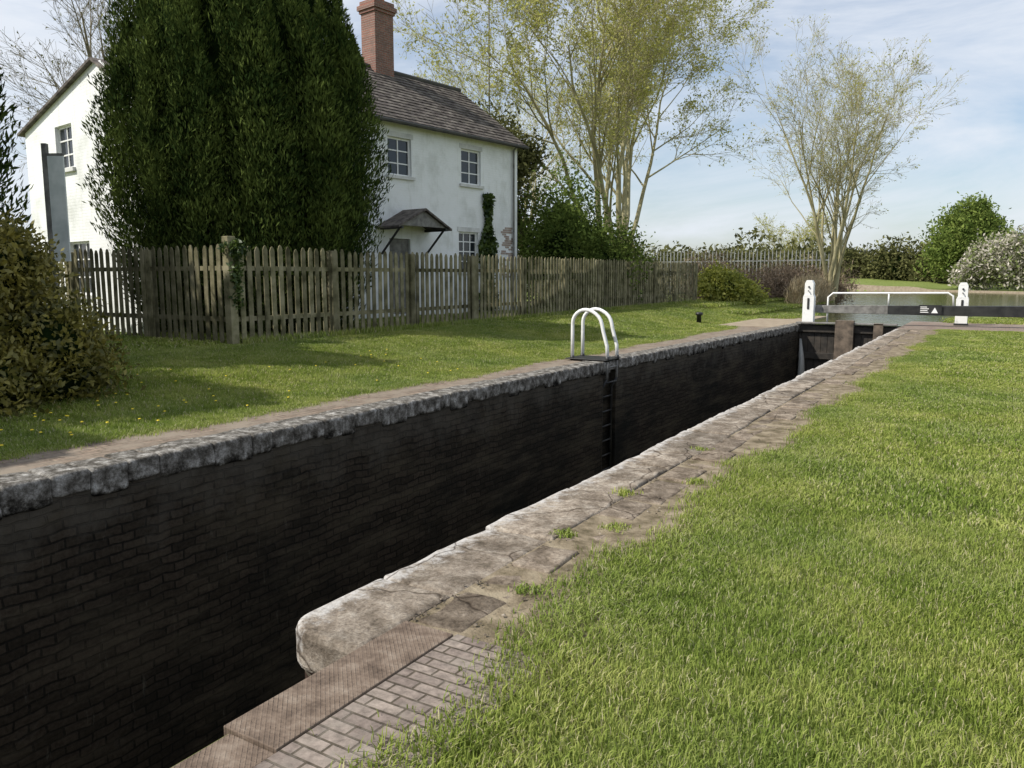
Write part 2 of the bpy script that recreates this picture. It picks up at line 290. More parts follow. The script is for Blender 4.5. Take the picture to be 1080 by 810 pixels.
def g(x,y):
    z=g0(x,y)
    if y>31:
        c=canal(x,y)
        if c<1.2: z=z*sm(c/1.2)-1.3*(1-sm((c+.5)/1.0))
    return z
xs=[-1800,-900,-450,-240,-150,-110,-85,-70,-60,-52,-46,-42,-39,-36,-34]+[-32+i for i in range(24)]+[-8,-7.5,-6.9,-6.2,-5.4,-4.6,-3.8,-3.0,-2.25,-1.9,-1.4,-.8,0]+[1+i for i in range(30)]+[34,38,44,55,62,72,90,120,170,260,450,900,1800]
ys=[-1800,-600,-200,-80,-40,-25,-16,-10]+[-9+i for i in range(40)]+[30.8,31.2]+[32+1.0*i for i in range(140)]+[175,180,190,210,260,340,500,900,1800,3000]
ys=sorted(set(ys)); xs=sorted(set(xs))
V=[(x,y,g(x,y)-.02) for y in ys for x in xs]; nx=len(xs); F=[]
for j in range(len(ys)-1):
    for i in range(nx-1):
        xc=(xs[i]+xs[i+1])/2; yc=(ys[j]+ys[j+1])/2
        if -6.9<xc<-2.25 and -9<yc<30.8: continue
        F.append((j*nx+i,j*nx+i+1,(j+1)*nx+i+1,(j+1)*nx+i))
link(bpy.data.objects.new('ground',np_mesh('ground',V,F,M['ground'],True)))
mb=MB(); mb.quad((-160,31.3,-.25),(60,31.3,-.25),(60,200,-.25),(-160,200,-.25)); mb.obj('canal_water',M['water'])

# ------------------------------------------------------------------ lock chamber
def wx(y): return -6.5+(.55*sm((y-12)/20) if y>12 else 0)
lock=empty('canal_lock')
mb=MB(); yl=[-9+i for i in range(40)]+[31.2]
for a,b_ in zip(yl[:-1],yl[1:]):
    if a<=14<b_:
        for (p,q,o) in ((a,14.02,0),(14.02,14.62,-.14),(14.62,b_,0)):
            if q>p: mb.quad((wx(p)+o,p,-5),(wx(q)+o,q,-5),(wx(q)+o,q,-.1),(wx(p)+o,p,-.1))
        for yy in (14.02,14.62): mb.quad((wx(yy),yy,-5),(wx(yy)-.14,yy,-5),(wx(yy)-.14,yy,-.1),(wx(yy),yy,-.1))
    else: mb.quad((wx(a),a,-5),(wx(b_),b_,-5),(wx(b_),b_,-.1),(wx(a),a,-.1))
mb.obj('far_wall',M['lockwall'],lock)
def nose(x0,x1,y0,r,y1):
    return [(x1,y0),(x0+r,y0)]+[(x0+r-r*math.sin(a*math.pi/16),y0+r-r*math.cos(a*math.pi/16)) for a in range(1,8)]+[(x0,y0+r),(x0,y1),(x1,y1)]
mb=MB(); mb.prism([(x,y,-5) for x,y in nose(-2.735,-2.25,2.45,.17,31)],(0,0,4.80)); mb.obj('near_wall_core',M['lockwallx'],lock)
mb=MB(); mb.box(-2.25,-2.1,-9,2.60,-5,-.03); mb.obj('gate_recess_wall',M['lockwallx'],lock)
mb=MB(); mb.quad((-7,-9,-4.2),(-2,-9,-4.2),(-2,31,-4.2),(-7,31,-4.2)); mb.obj('chamber_water',M['water'],lock)
mb=MB(); mb.quad((-7,-9,-5),(-2,-9,-5),(-2,-9,0),(-7,-9,0)); mb.obj('end_wall',M['lockwallx'],lock)
mb=MB(); y=-8.5;k=0
while y<30.6:
    L=random.uniform(.22,.5); y2=min(y+L,30.8); xm=wx((y+y2)/2)
    mb.rbox(xm-.40,xm+.03+random.uniform(-.006,.006),y,y2+.004,-.215+random.uniform(-.05,.04),.008+random.uniform(-.003,.003),.035,.09,.018,0,fr=5); y=y2;k+=1
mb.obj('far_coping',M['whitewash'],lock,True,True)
mb=MB()
for a,b_ in zip(yl[:-1],yl[1:]):
    for i in range(4):
        p=a+(b_-a)*i/4; q=a+(b_-a)*(i+1)/4; ed=lambda t:-7.62+.10*math.sin(t*1.3)+.05*math.sin(t*3.7)
        mb.quad((ed(p),p,-.006),(wx(p)-.22,p,-.006),(wx(q)-.22,q,-.006),(ed(q),q,-.006))
mb.obj('far_brick_path',M['pathbrick'],lock)
mb=MB(); y=3.15;k=0
while y<30.5:
    L=random.uniform(.55,1.3); y2=min(y+L,30.8)
    x1=-2.27+random.uniform(-.04,.03)
    mb.rbox(-2.76+random.uniform(-.02,.015),x1,y,y2-.008,-.22,.0+random.uniform(-.012,.012),.028,.06,.018,k+50,fr=5); y=y2;k+=1
mb.obj('near_coping',M['stone'],lock,True,True)
mb=MB(); pts=nose(-2.765,-2.275,2.42,.19,3.14)
mb.prism([(x,y,-.20) for x,y in pts],(0,0,.198)); mb.obj('nose_coping',M['stone'],lock,bevel=.03)
mb=MB(); y=2.80;k=0
while y<30.5:
    L=random.uniform(.30,.75); y2=min(y+L,30.8)
    if random.random()<.92: mb.rbox(-2.255+random.uniform(-.01,.01),-1.96+random.uniform(-.08,.10),y,y2-.012,-.12,-.004+random.uniform(-.016,.008),.02,.07,.016,k+150,fr=6)
    y=y2;k+=1
mb.obj('near_edging_slabs',M['slab'],lock,True,True)
mb=MB(); n=140
for i in range(n):
    a=2.6+28.2*i/n; b_=2.6+28.2*(i+1)/n
    mb.quad((-2.28,a,-.014),(-1.35,a,-.010),(-1.35,b_,-.010),(-2.28,b_,-.014))
mb.obj('near_soil_strip',M['soil'],lock)
mb=MB(); mb.box(-2.275,-2.0,1.72,2.76,-.05,.004); mb.box(-2.235,-2.0,-3,1.715,-.06,-.008)
mb.obj('chequer_plate',M['plate'],lock,bevel=.004)
mb=MB(); mb.box(-1.995,-1.50,-3,2.78,-.06,-.004); mb.obj('brick_paving_strip',M['pave'],lock)
mb=MB(); mb.rbox(-2.46,-2.27,2.335,2.43,-.40,-.20,.02,.05,.010,9); mb.rbox(-2.40,-2.28,2.31,2.43,-.55,-.40,.02,.05,.010,29)
mb.obj('broken_corner_bricks',simple('old_red_brick',[(.14,.07,.05),(.24,.17,.12),(.34,.30,.25)],14,.9,.6,30,.01),lock,True,True)
mb=MB()
for i in range(420):
    y=2.8+27*random.random()**1.6; x=random.choice([random.gauss(-1.9,.07),random.gauss(-2.26,.02)]); s_=random.uniform(.004,.014)
    n=len(mb.v); q=[(x+s_*a+random.gauss(0,s_*.2),y+s_*b2+random.gauss(0,s_*.2),c2*s_*.7-.002) for a,b2,c2 in ((-1,0,0),(0,-1,0),(1,0,0),(0,1,0),(0,0,1))]
    mb.v+=q
    for fc in ((0,1,4),(1,2,4),(2,3,4),(3,0,4)): mb.f.append(tuple(n+t_ for t_ in fc)); mb.m.append(0)
mb.obj('stone_chips',M['stone'],lock)
mb=MB(); mb.box(-2.72,6,28.6,34,-.05,.008); mb.obj('gate_apron',M['apron'],lock)
mb=MB(); mb.box(-8.6,-6.3,27.5,37,-.05,.006); mb.obj('sandy_landing',M['sand'],lock)

# ladder
lad=empty('lock_ladder')
mb=MB()
for yy in (14.1,14.56):
    x0=wx(14.2)-.72; x1=wx(14.2)-.02; pts=[(x0,yy,.01),(x0,yy,.55)]
    for i in range(0,13):
        an=math.pi*(1-i/12); pts.append(((x0+x1)/2-.06+.29*math.cos(an)+( .06 if i>8 else 0)*((i-8)/4),yy,.74+.27*math.sin(an)))
    pts+= [(x1-.03,yy,.60),(x1+.06,yy,.30),(x1+.07,yy,.06)]
    mb.tube(pts,.036,10,0)
    mb.tube([(x0,yy,0),(x0,yy,.09)],.044,10,1); mb.tube([(x1+.07,yy,.0),(x1+.07,yy,.10)],.044,10,1)
    mb.tube([(x1+.07,yy,.06),(x1+.065,yy,-.35)],.028,8,2); mb.tube([(x1+.065,yy,-.35),(x1-.04,yy,-.55),(x1-.04,yy,-4.3)],.026,8,1)
for i in range(14): xx=x1+(.06 if i<2 else -.04); mb.tube([(xx,14.1,-.12-.3*i),(xx,14.56,-.12-.3*i)],.018,6,2 if i<1 else 1)
mb.obj('ladder_hoops_and_rungs',[M['white'],M['black'],M['greywood']],lad,True)
mb=MB(); mb.box(x0-.1,x1+.10,13.98,14.68,.026,.045,0); mb.obj('foot_plate',M['black'],lad,bevel=.004)

# ------------------------------------------------------------------ head gate
gate=empty('lock_gate')
mb=MB(); x=-6.1
while x<-2.8:
    w_=.22; mb.box(x,x+w_-.008,29.6,29.72+random.uniform(-.01,.01),-4.6,.02,0); x+=w_
for z in (-3.6,-2.4,-1.2,-.25): mb.box(-6.1,-2.75,29.48,29.6,z,z+.22,0)
mb.box(-6.05,-2.78,29.3,29.62,.06,.11,2)
mb.box(-4.72,-4.12,29.25,29.47,-2.2,.20,1)
mb.box(-3.5,-3.2,29.3,29.47,-2.2,.12,1)
mb.obj('gate_planks',[simple('dark_wet_timber',[(.015,.013,.010),(.05,.04,.03)],4,.6,.4,20,.008),M['brownwood'],M['greywood']],gate,bevel=.008)
mb=MB()
def by(x): return 30.25+.108*(x+5.6)
def beam(xa,xb,ha,hb,m):
    zc=.55; ya=by(xa); yb=by(xb); n=len(mb.v)
    for (xx,yy,h) in ((xa,ya,ha),(xb,yb,hb)):
        mb.v+= [(xx,yy-.16,zc-h),(xx,yy+.16,zc-h),(xx,yy+.16,zc+h),(xx,yy-.16,zc+h)]
    for q in ((0,1,2,3),(7,6,5,4),(0,4,5,1),(1,5,6,2),(2,6,7,3),(3,7,4,0)): mb.f.append(tuple(n+i for i in q)); mb.m.append(m)
beam(-5.6,-3.2,.13,.15,1); beam(-3.2,2.8,.15,.20,0); beam(2.8,3.4,.20,.20,2)
mb.obj('balance_beam',[M['black'],M['greywood'],M['white']],gate,bevel=.012)
mb=MB()
mb.tube([(-5.15,by(-5.2)-.1,.05),(-5.15,by(-5.2)-.1,.98),(-5.0,by(-5)-.1,1.12),(-1.4,by(-1.4)-.1,1.15),(-1.25,by(-1.2)-.1,1.05),(-1.22,by(-1.2)-.1,.7)],.035,8)
mb.tube([(-3.2,by(-3.2)-.1,.7),(-3.2,by(-3.2)-.1,1.13)],.028,8)
mb.obj('handrail',M['white'],gate,True)
mb=MB(); yy=by(-1.9)-.19
mb.box(-2.25,-1.55,yy,yy+.02,.42,.74,0)
mb.prism([(-1.86,yy-.003,.47),(-1.66,yy-.003,.47),(-1.76,yy-.003,.66)],(0,-.003,0),1)
for z,w_ in ((.66,.2),(.60,.26),(.54,.22),(.48,.25)): mb.box(-2.2,-2.2+w_ ,yy-.005,yy-.002,z,z+.025,1)
mb.obj('warning_sign',[M['black'],M['white']],gate)
def paddle_post(cx,cy,h):
    e=empty('paddle_gear_post',(cx,cy,0)); mb=MB()
    mb.box(-.19,.19,-.16,.16,0,h*.62,0)
    mb.prism([(-.19,-.162,h*.62),(.19,-.162,h*.62),(.15,-.162,h*.68),(-.15,-.162,h*.68)],(0,.324,0),0)
    mb.box(-.15,.15,-.14,.14,h*.68,h*.93,0)
    mb.prism([(-.15,-.14,h*.93),(.15,-.14,h*.93),(.09,-.14,h),(-.09,-.14,h)],(0,.28,0),0)
    mb.box(-.22,.22,-.19,.19,.0,.08,1)
    mb.box(-.035,.035,-.185,-.165,h*.35,h*.6,1)
    mb.tube([(0,-.16,h*.76),(0,-.26,h*.76)],.022,8,1)
    mb.tube([(0,-.15,h*.85),(0,-.19,h*.85)],.035,10,1)
    mb.obj('post_body',[M['white'],M['black']],e,bevel=.012)
paddle_post(-5.75,29.95,1.58); paddle_post(-1.0,31.9,1.5)
mb=MB(); mb.tube([(-5.9,29.5,-.5),(-5.82,29.4,-1.2),(-5.72,29.3,-4)],[.04,.10,.25],8); mb.obj('gate_leak_water',M['foam'],gate,True)
e=empty('mooring_bollard',(-9.0,27.5,.05)); mb=MB(); mb.tube([(0,0,-.1),(0,0,.28),(0,0,.3),(0,0,.38),(0,0,.40)],[.09,.08,.13,.13,.08],14,0); mb.obj('bollard_body',[M['black']],e,True)

# ------------------------------------------------------------------ picket fence
def picket(mb,px,py,ux,uy,h,w=.115,t=.022):
    z=g0(px,py)+.03+random.uniform(-.015,.01); h=h+random.uniform(-.04,.03); ln=random.gauss(0,.014)
    nxx,nyy=uy,-ux
    a=[(-w/2,0),(w/2,0),(w/2+ln,h-.09),(w*.25+ln,h-.02),(ln,h),(-w*.25+ln,h-.02),(-w/2+ln,h-.09)]
    mb.prism([(px+ux*u,py+uy*u,z+v) for u,v in a],(nxx*t,nyy*t,0))
fen=empty('picket_fence'); mb=MB(); mp=MB()
FX=-12.7
y=10.35
while y<38: picket(mb,FX+.03+.05*math.sin(y*.35),y,0,1,1.92); y+=.205+random.gauss(0,.006)
x=-12.85
while x>-26: picket(mb,x,10.3,-1,0,1.92); x-=.205
for yy in np.arange(10.3,38.2,2.78):
    z=g0(FX,yy); mp.rbox(FX-.11,FX+.07,yy-.09,yy+.09,z-.2,z+(1.9 if yy>11 else 2.10),.015,.3,.006,yy)
for xx in np.arange(-15.5,-26,-2.8):
    z=g0(xx,10.3); mp.rbox(xx-.08,xx+.08,10.33,10.5,z-.2,z+1.9,.015,.3,.006,xx)
for yy in np.arange(10.3,37.9,2.78):
    za=g0(FX,yy); zb=g0(FX,yy+2.7)
    for h in (.45,1.45):
        n=len(mp.v)
        for (q,zz) in ((yy+.05,za+h),(yy+2.7,zb+h)): mp.v+=[(FX-.07,q,zz),(FX-.002,q,zz),(FX-.002,q,zz+.09),(FX-.07,q,zz+.09)]
        for q in ((0,1,2,3),(7,6,5,4),(0,4,5,1),(1,5,6,2),(2,6,7,3),(3,7,4,0)): mp.f.append(tuple(n+i for i in q)); mp.m.append(0)
for h in (.45,1.45): z=g0(-18,10.3); mp.box(-26,-12.8,10.32,10.38,z+h,z+h+.09)
mb.obj('pickets',M['wood'],fen); mp.obj('posts_and_rails',M['wood'],fen,False,True)

# ------------------------------------------------------------------ cottage
ang=math.atan2(.990,.141)
H=empty('white_cottage',(-15.5,25.7,0),ang)
def wall(mb,org,du,width,z0,ztop,ops,inward,rev=.14):
    us=sorted({0,width,*[o[0] for o in ops],*[o[1] for o in ops]}); zs=sorted({z0,ztop,*[o[2] for o in ops],*[o[3] for o in ops]})
    P=lambda u,z,d=0:(org[0]+du[0]*u+inward[0]*d,org[1]+du[1]*u+inward[1]*d,z)
    for a,b_ in zip(us[:-1],us[1:]):
        for c,d in zip(zs[:-1],zs[1:]):
            um=(a+b_)/2; zm=(c+d)/2
            if any(o[0]<um<o[1] and o[2]<zm<o[3] for o in ops): continue
            mb.quad(P(a,c),P(b_,c),P(b_,d),P(a,d))
    for o in ops:
        u0,u1,a,b_=o
        mb.quad(P(u0,a),P(u0,b_),P(u0,b_,rev),P(u0,a,rev)); mb.quad(P(u1,a),P(u1,b_),P(u1,b_,rev),P(u1,a,rev))
        mb.quad(P(u0,a),P(u1,a),P(u1,a,rev),P(u0,a,rev)); mb.quad(P(u0,b_),P(u1,b_),P(u1,b_,rev),P(u0,b_,rev))
def obox(mb,org,du,inw,u0,u1,d0,d1,z0,z1,m=0):
    n=len(mb.v)
    for z in (z0,z1):
        for (u,d) in ((u0,d0),(u1,d0),(u1,d1),(u0,d1)): mb.v.append((org[0]+du[0]*u+inw[0]*d,org[1]+du[1]*u+inw[1]*d,z))
    for q in ((0,3,2,1),(4,5,6,7),(0,1,5,4),(1,2,6,5),(2,3,7,6),(3,0,4,7)): mb.f.append(tuple(n+i for i in q)); mb.m.append(m)
def window(mb,org,du,inw,o,nxp,nyp,fm=0):
    u0,u1,a,b_=o; d=.09; B=lambda *q:obox(mb,org,du,inw,*q)
    f=.06
    B(u0,u1,d,d+.05,a,a+f,fm); B(u0,u1,d,d+.05,b_-f,b_,fm); B(u0,u0+f,d+.001,d+.049,a+f,b_-f,fm); B(u1-f,u1,d+.001,d+.049,a+f,b_-f,fm)
    for i in range(1,nxp):
        u=u0+(u1-u0)*i/nxp; B(u-.02,u+.02,d+.006,d+.044,a+f,b_-f,fm)
    for i in range(1,nyp):
        z=a+(b_-a)*i/nyp; B(u0+f,u1-f,d+.004,d+.046,z-.018,z+.018,fm)
    B(u0+.01,u1-.01,d+.03,d+.035,a+.01,b_-.01,1)
    B(u0-.1,u1+.1,-.08,.06,a-.10,a-.002,2)
EZ=6.60; RZ=8.85; Lm=10.6; Dm=6.2
mb=MB(); wn=MB()
org=(-Lm,0); du=(1,0); inw=(0,1)
w1=(Lm-5.85-.5,Lm-5.85+.5,4.85,6.02); w2=(Lm-2.53-.5,Lm-2.53+.5,4.87,6.05); w3=(Lm-2.68-.5,Lm-2.68+.5,1.9,3.25); dr=(Lm-6.35,Lm-5.45,.5,2.9)
wall(mb,org,du,Lm,.2,EZ,[w1,w2,w3,dr],inw)
for w_ in (w1,w2): window(wn,org,du,inw,w_,2,3)
window(wn,org,du,inw,w3,3,4)
obox(wn,org,du,inw,dr[0],dr[1],.1,.14,.5,2.9,3)
for w_ in (w1,w2,w3): obox(wn,org,du,inw,w_[0]-.08,w_[1]+.08,-.012,.05,w_[3]+.004,w_[3]+.16,2)
wall(mb,(0,0),(0,1),Dm,.2,EZ,[],(-1,0)); mb.poly([(0,0,EZ),(0,Dm,EZ),(0,Dm/2,RZ-.05)])
wall(mb,(-Lm,0),(0,1),Dm,.2,EZ,[],(1,0)); mb.poly([(-Lm,0,EZ),(-Lm,Dm,EZ),(-Lm,Dm/2,RZ-.05)])
wall(mb,(-Lm,Dm),(1,0),Lm,.2,EZ,[],(0,-1))
WX=-14.3; K0,KA,K1=-.5,1.6,6.3; WE=5.70; WA=6.85
ww=(3.2-K0,4.25-K0,4.5,5.62)
wl=(2.6-K0,3.9-K0,1.2,2.6)
org2=(WX,K0); du2=(0,1); in2=(1,0)
wall(mb,org2,du2,K1-K0,.2,WE,[ww,wl],in2)
mb.poly([(WX,K0,WE),(WX,K1,WE),(WX,KA+.3,WA),(WX,KA-.3,WA)])
window(wn,org2,du2,in2,ww,2,3); window(wn,org2,du2,in2,wl,3,3)
wall(mb,(WX,K0),(1,0),3.8,.2,WE,[],(0,1)); wall(mb,(WX,K1),(1,0),7,.2,WE,[],(0,-1)); wall(mb,(WX+3.8,K0),(0,1),.6,.2,WE,[],(-1,0))
mb.obj('walls',M['render'],H)
wn.obj('windows_and_door',[M['white'],M['glass'],simple('painted_sill',[(.5,.5,.48),(.68,.68,.66)],3,.7,.2),M['greywood']],H)
mb=MB()
def courses(x0,x1,ya,za,yb,zb,n,sw=.32):
    dl=math.hypot(yb-ya,zb-za); ny,nz=-(zb-za)/dl,(yb-ya)/dl
    if nz<0: ny,nz=-ny,-nz
    for i in range(n):
        t0=i/n-.15/n if i else 0; t1=(i+1)/n
        xx=x0-(sw/2 if i%2 else 0)
        while xx<x1:
            a=max(xx,x0); b_=min(xx+sw-.008,x1); up=.034+random.uniform(-.004,.006)
            if b_-a>.02:
                p0=(ya+(yb-ya)*t0,za+(zb-za)*t0); p1=(ya+(yb-ya)*t1,za+(zb-za)*t1)
                mb.prism([(a,p0[0]+ny*up,p0[1]+nz*up),(b_,p0[0]+ny*up,p0[1]+nz*up),(b_,p1[0]+ny*.008,p1[1]+nz*.008),(a,p1[0]+ny*.008,p1[1]+nz*.008)],(0,-ny*.018,-nz*.018))
            xx+=sw
def slab(p0,p1,p2,p3,t=.07,m=0): mb.prism([p0,p1,p2,p3],(0,0,-t),m)
oh=.28; xL,xR=-Lm-.1,.22; sl=(RZ-EZ)/(Dm/2)
slab((xL,-oh,EZ-oh*sl+.06),(xR,-oh,EZ-oh*sl+.06),(xR,Dm/2,RZ+.06),(xL,Dm/2,RZ+.06))
slab((xL,Dm+oh,EZ-oh*sl+.06),(xR,Dm+oh,EZ-oh*sl+.06),(xR,Dm/2+.002,RZ+.06),(xL,Dm/2+.002,RZ+.06))
courses(xL,xR,-oh,EZ-oh*sl+.08,Dm/2,RZ+.08,17)
x2=WX-.12; x3=WX+7
slab((x2,K0-.2,WE-.05),(x3-3.3,K0-.2,WE-.05),(x3-3.3,KA,WA+.10),(x2,KA,WA+.10))
slab((x2,K1+.25,WE-.0),(x3,K1+.25,WE-.0),(x3,KA+.002,WA+.10),(x2,KA+.002,WA+.10))
mb.obj('roof',M['roof'],H)
mb=MB()
mb.tube([(xL,-oh-.05,EZ-oh*sl+.02),(xR,-oh-.05,EZ-oh*sl+.02)],.065,8); mb.tube([(xL,Dm/2,RZ+.11),(xR,Dm/2,RZ+.11)],.09,8)
mb.box(xL,xR-.05,-oh+.06,-.003,EZ-.13,EZ-.07,0)
mb.obj('gutters_and_ridge',simple('dark_trim',[(.03,.03,.03),(.06,.055,.05)],3,.5,0),H)
mb=MB(); mb.tube([(-.30,-.08,.3),(-.30,-.08,EZ-.3),(-.30,-oh-.05,EZ-.12)],.04,8); mb.obj('downpipe',M['greywood'],H)
mb=MB(); cx,cy=-3.95,Dm/2
mb.box(cx-.42,cx+.42,cy-.36,cy+.36,RZ-.6,10.75); mb.box(cx-.47,cx+.47,cy-.41,cy+.41,10.75,10.85); mb.box(cx-.52,cx+.52,cy-.46,cy+.46,10.85,11.0); mb.box(cx-.45,cx+.45,cy-.39,cy+.39,11.0,11.15)
mb.obj('chimney_stack',M['redbrick'],H)
mb=MB()
for q in (-.2,.2): mb.tube([(cx+q,cy,11.1),(cx+q,cy,11.25),(cx+q,cy,11.32)],[.12,.10,.12],12)
mb.obj('chimney_pots',simple('terracotta',[(.3,.12,.07),(.4,.18,.1)],3,.8,0),H,True)
mb=MB()
for i in range(60):
    zz=1.6+.077*random.randint(0,24); xx=-.85+random.random()*.62
    mb.box(xx-.11,xx+.11,-.008-.003*random.random(),.004,zz,zz+.066)
mb.obj('exposed_bricks',simple('exposed_brick',[(.30,.22,.18),(.42,.35,.30)],5,.85,.4),H)
mb=MB(); cxx=-5.75; w_=1.15
mb.prism([(cxx-w_,-1.05,3.16),(cxx-w_,-1.05,3.22),(cxx,-1.05,3.80),(cxx,-1.05,3.73)],(0,1.05,0),0)
mb.prism([(cxx+w_,-1.05,3.16),(cxx+w_,-1.05,3.22),(cxx+.001,-1.05,3.80),(cxx+.001,-1.05,3.73)],(0,1.05,0),0)
for sx in (-1,1):
    mb.tube([(cxx+sx*.95,-.03,2.4),(cxx+sx*.95,-.9,3.2)],.04,6,1); mb.box(cxx+sx*.95-.04,cxx+sx*.95+.04,-1.0,-.02,3.14,3.22,1)
mb.poly([(cxx-.95,-.95,3.24),(cxx+.95,-.95,3.24),(cxx,-.95,3.72)],2)
mb.obj('porch_canopy',[M['roof'],M['black'],M['greywood']],H)
e=empty('aerial_mast',(-20.5,31.5,0)); mb=MB(); mb.tube([(0,0,.3),(0,0,15)],.04,6); mb.obj('mast_pole',M['greywood'],e)

# ------------------------------------------------------------------ foliage tools
def quads(C,U,W,name,mat,parent=None):
    n=len(C); V=np.stack([C-U-W*.6,C+U*.1-W,C+U*1.1,C+U*.1+W],1).reshape(-1,3); F=np.arange(n*4).reshape(n,4)
    o=bpy.data.objects.new(name,np_mesh(name,V,F,mat)); return link(o,parent)
def rdir(n):
    v=rng.normal(size=(n,3)); return v/np.linalg.norm(v,axis=1,keepdims=True)
def lump(P,s,seed=0):
    return (np.sin(P[:,0]*s+seed)*np.sin(P[:,1]*s*1.1+seed*2+1)+np.sin(P[:,2]*s*1.3+seed*3)*np.sin(P[:,0]*s*.7-P[:,1]*s*.8+seed)+.6*np.sin(P[:,0]*s*2.3+P[:,2]*s*2.1+seed)*np.sin(P[:,1]*s*2.5+seed))/2.0
def cloud(name,blobs,n,size,mat,core=None,parent=None,shell=.35,up=0,amp=.22,ls=2.0,asp=.5,spray=.05,cs=.66):
    e=parent or empty(name)
    tot=sum(b[1][0]*b[1][1]+b[1][0]*b[1][2] for b in blobs); Cs=[];Ds=[]
    for bi,(c,r) in enumerate(blobs):
        k=int(n*(r[0]*r[1]+r[0]*r[2])/tot); d=rdir(k); rr=(1-shell*rng.random(k)**1.5)
        base=d*np.array(r); rr=rr*(1+amp*lump(base+np.array(c),ls,bi))+rng.normal(size=k)*spray
        P=np.array(c)+base*rr[:,None]; Cs.append(P); Ds.append(d)
    C=np.concatenate(Cs); D=np.concatenate(Ds)
    keep=C[:,2]>-.2
    C=C[keep];D=D[keep];k=len(C)
    U=rdir(k)+D*.5+np.array([0,0,up]); U/=np.linalg.norm(U,axis=1,keepdims=True)
    W=np.cross(U,rdir(k)); W/=np.linalg.norm(W,axis=1,keepdims=True)+1e-6
    s=(size*(.5+rng.random(k)))[:,None]
    quads(C,U*s,W*s*asp,'foliage',mat,e)
    if core:
        V=[];F=[];m=0
        for bi,(c,r) in enumerate(blobs):
            nu,nv=16,10
            pts=[]
            for j in range(nv+1):
                for i in range(nu):
                    th=math.pi*j/nv;ph=2*math.pi*i/nu; pts.append((math.sin(th)*math.cos(ph),math.sin(th)*math.sin(ph),math.cos(th)))
            d=np.array(pts); base=d*np.array(r); P=np.array(c)+base*(cs*(1+amp*lump(base+np.array(c),ls,bi)))[:,None]
            V.append(P)
            for j in range(nv):
                for i in range(nu): F.append((m+j*nu+i,m+j*nu+(i+1)%nu,m+(j+1)*nu+(i+1)%nu,m+(j+1)*nu+i))
            m+=len(P)
        link(bpy.data.objects.new('inner_mass',np_mesh('inner_mass',np.concatenate(V),F,core,True)),e)
    return e
PT=[0,.12,.3,.5,.66,.83,.94,1.0]; PV=[.74,.84,.97,1.0,.95,.82,.50,.15]
def plume_tree(name,cx,cy,a,b_,ax,H0,nplume,n,size,seed=1,rp=.5,z0=.1):
    e=empty(name,(0,0,0)); rs=np.random.default_rng(seed); zb=g0(cx,cy)
    ux=np.array([math.cos(ax),math.sin(ax)]); uy=np.array([-math.sin(ax),math.cos(ax)])
    prof=lambda t:np.interp(t,PT,PV)
    Cs=[];Us=[];Ws=[];cv=[];cf=[];m=0
    nout=int(nplume*.66)
    for j in range(nplume):
        ring=1.0 if j<nout else (.66 if j<nplume*.9 else .3)
        th=2*math.pi*(j/nout if j<nout else j*0.618034)+rs.normal()*.10
        ring*=rs.uniform(.84,1.04)
        top=H0*(rs.uniform(.85,1.0) if ring<.8 else rs.uniform(.60,.97)); r0=rp*rs.uniform(.65,1.25)
        ph=rs.uniform(0,6)
        k=n//nplume; t=rs.random(k)**.9; z=z0+t*top; q=prof(z/H0)*ring*.90
        u=a*q*math.cos(th)+.10*np.sin(z*1.3+ph); v=b_*q*math.sin(th)+.1*np.sin(z*1.1+ph*2)
        an=rs.random(k)*2*math.pi
        pr=r0*np.interp(t,[0,.15,.6,.85,1],[.8,1,.95,.6,.08])*(1+.18*np.sin(z*2.6+ph)+.16*np.sin(z*5.1+an*2+ph*2)+.10*np.sin(z*11+an*3))
        rad=pr*(1-.45*rs.random(k)**2+.08*rs.normal(size=k))
        X=cx+ux[0]*u+uy[0]*v+rad*np.cos(an); Y=cy+ux[1]*u+uy[1]*v+rad*np.sin(an)
        C=np.stack([X,Y,z+zb],1); out=np.stack([np.cos(an),np.sin(an),np.zeros(k)],1)
        U=out*.55+np.array([0,0,1.0])+rs.normal(size=(k,3))*.35; U/=np.linalg.norm(U,axis=1,keepdims=True)
        W=np.cross(U,out+rs.normal(size=(k,3))*.6); W/=np.linalg.norm(W,axis=1,keepdims=True)+1e-6
        s=(size*(.6+.8*rs.random(k)))[:,None]; Cs.append(C);Us.append(U*s);Ws.append(W*s*.27)
    for i in range(15):
        tt=i/14; zz=z0+tt*H0*.90; qq=prof(zz/H0)*.66
        for s_ in range(20):
            aa=s_*math.pi/10; u=a*qq*math.cos(aa); v=b_*qq*math.sin(aa); cv.append((cx+ux[0]*u+uy[0]*v,cy+ux[1]*u+uy[1]*v,zz+zb))
    for i in range(14):
        for s_ in range(20): cf.append((m+i*20+s_,m+i*20+(s_+1)%20,m+(i+1)*20+(s_+1)%20,m+(i+1)*20+s_))
    quads(np.concatenate(Cs),np.concatenate(Us),np.concatenate(Ws),'foliage',M['yew'],e)
    link(bpy.data.objects.new('inner_branches',np_mesh('inner_branches',cv,cf,M['yewcore'],True)),e)  # dark core shell added inside the plumes to stop see-through
    mb=MB(); mb.tube([(cx,cy,zb-.1),(cx,cy,2.5)],[.35,.28],10); mb.obj('trunk',M['bark'],e,True)
    return e
plume_tree('yew_tree',-15.62,13.15,3.30,2.05,math.atan2(.522,.853),9.8,74,330000,.060,3,rp=.48)
plume_tree('yew_tree',-14.35,5.6,1.25,1.2,0,7.4,20,50000,.07,9,rp=.45)
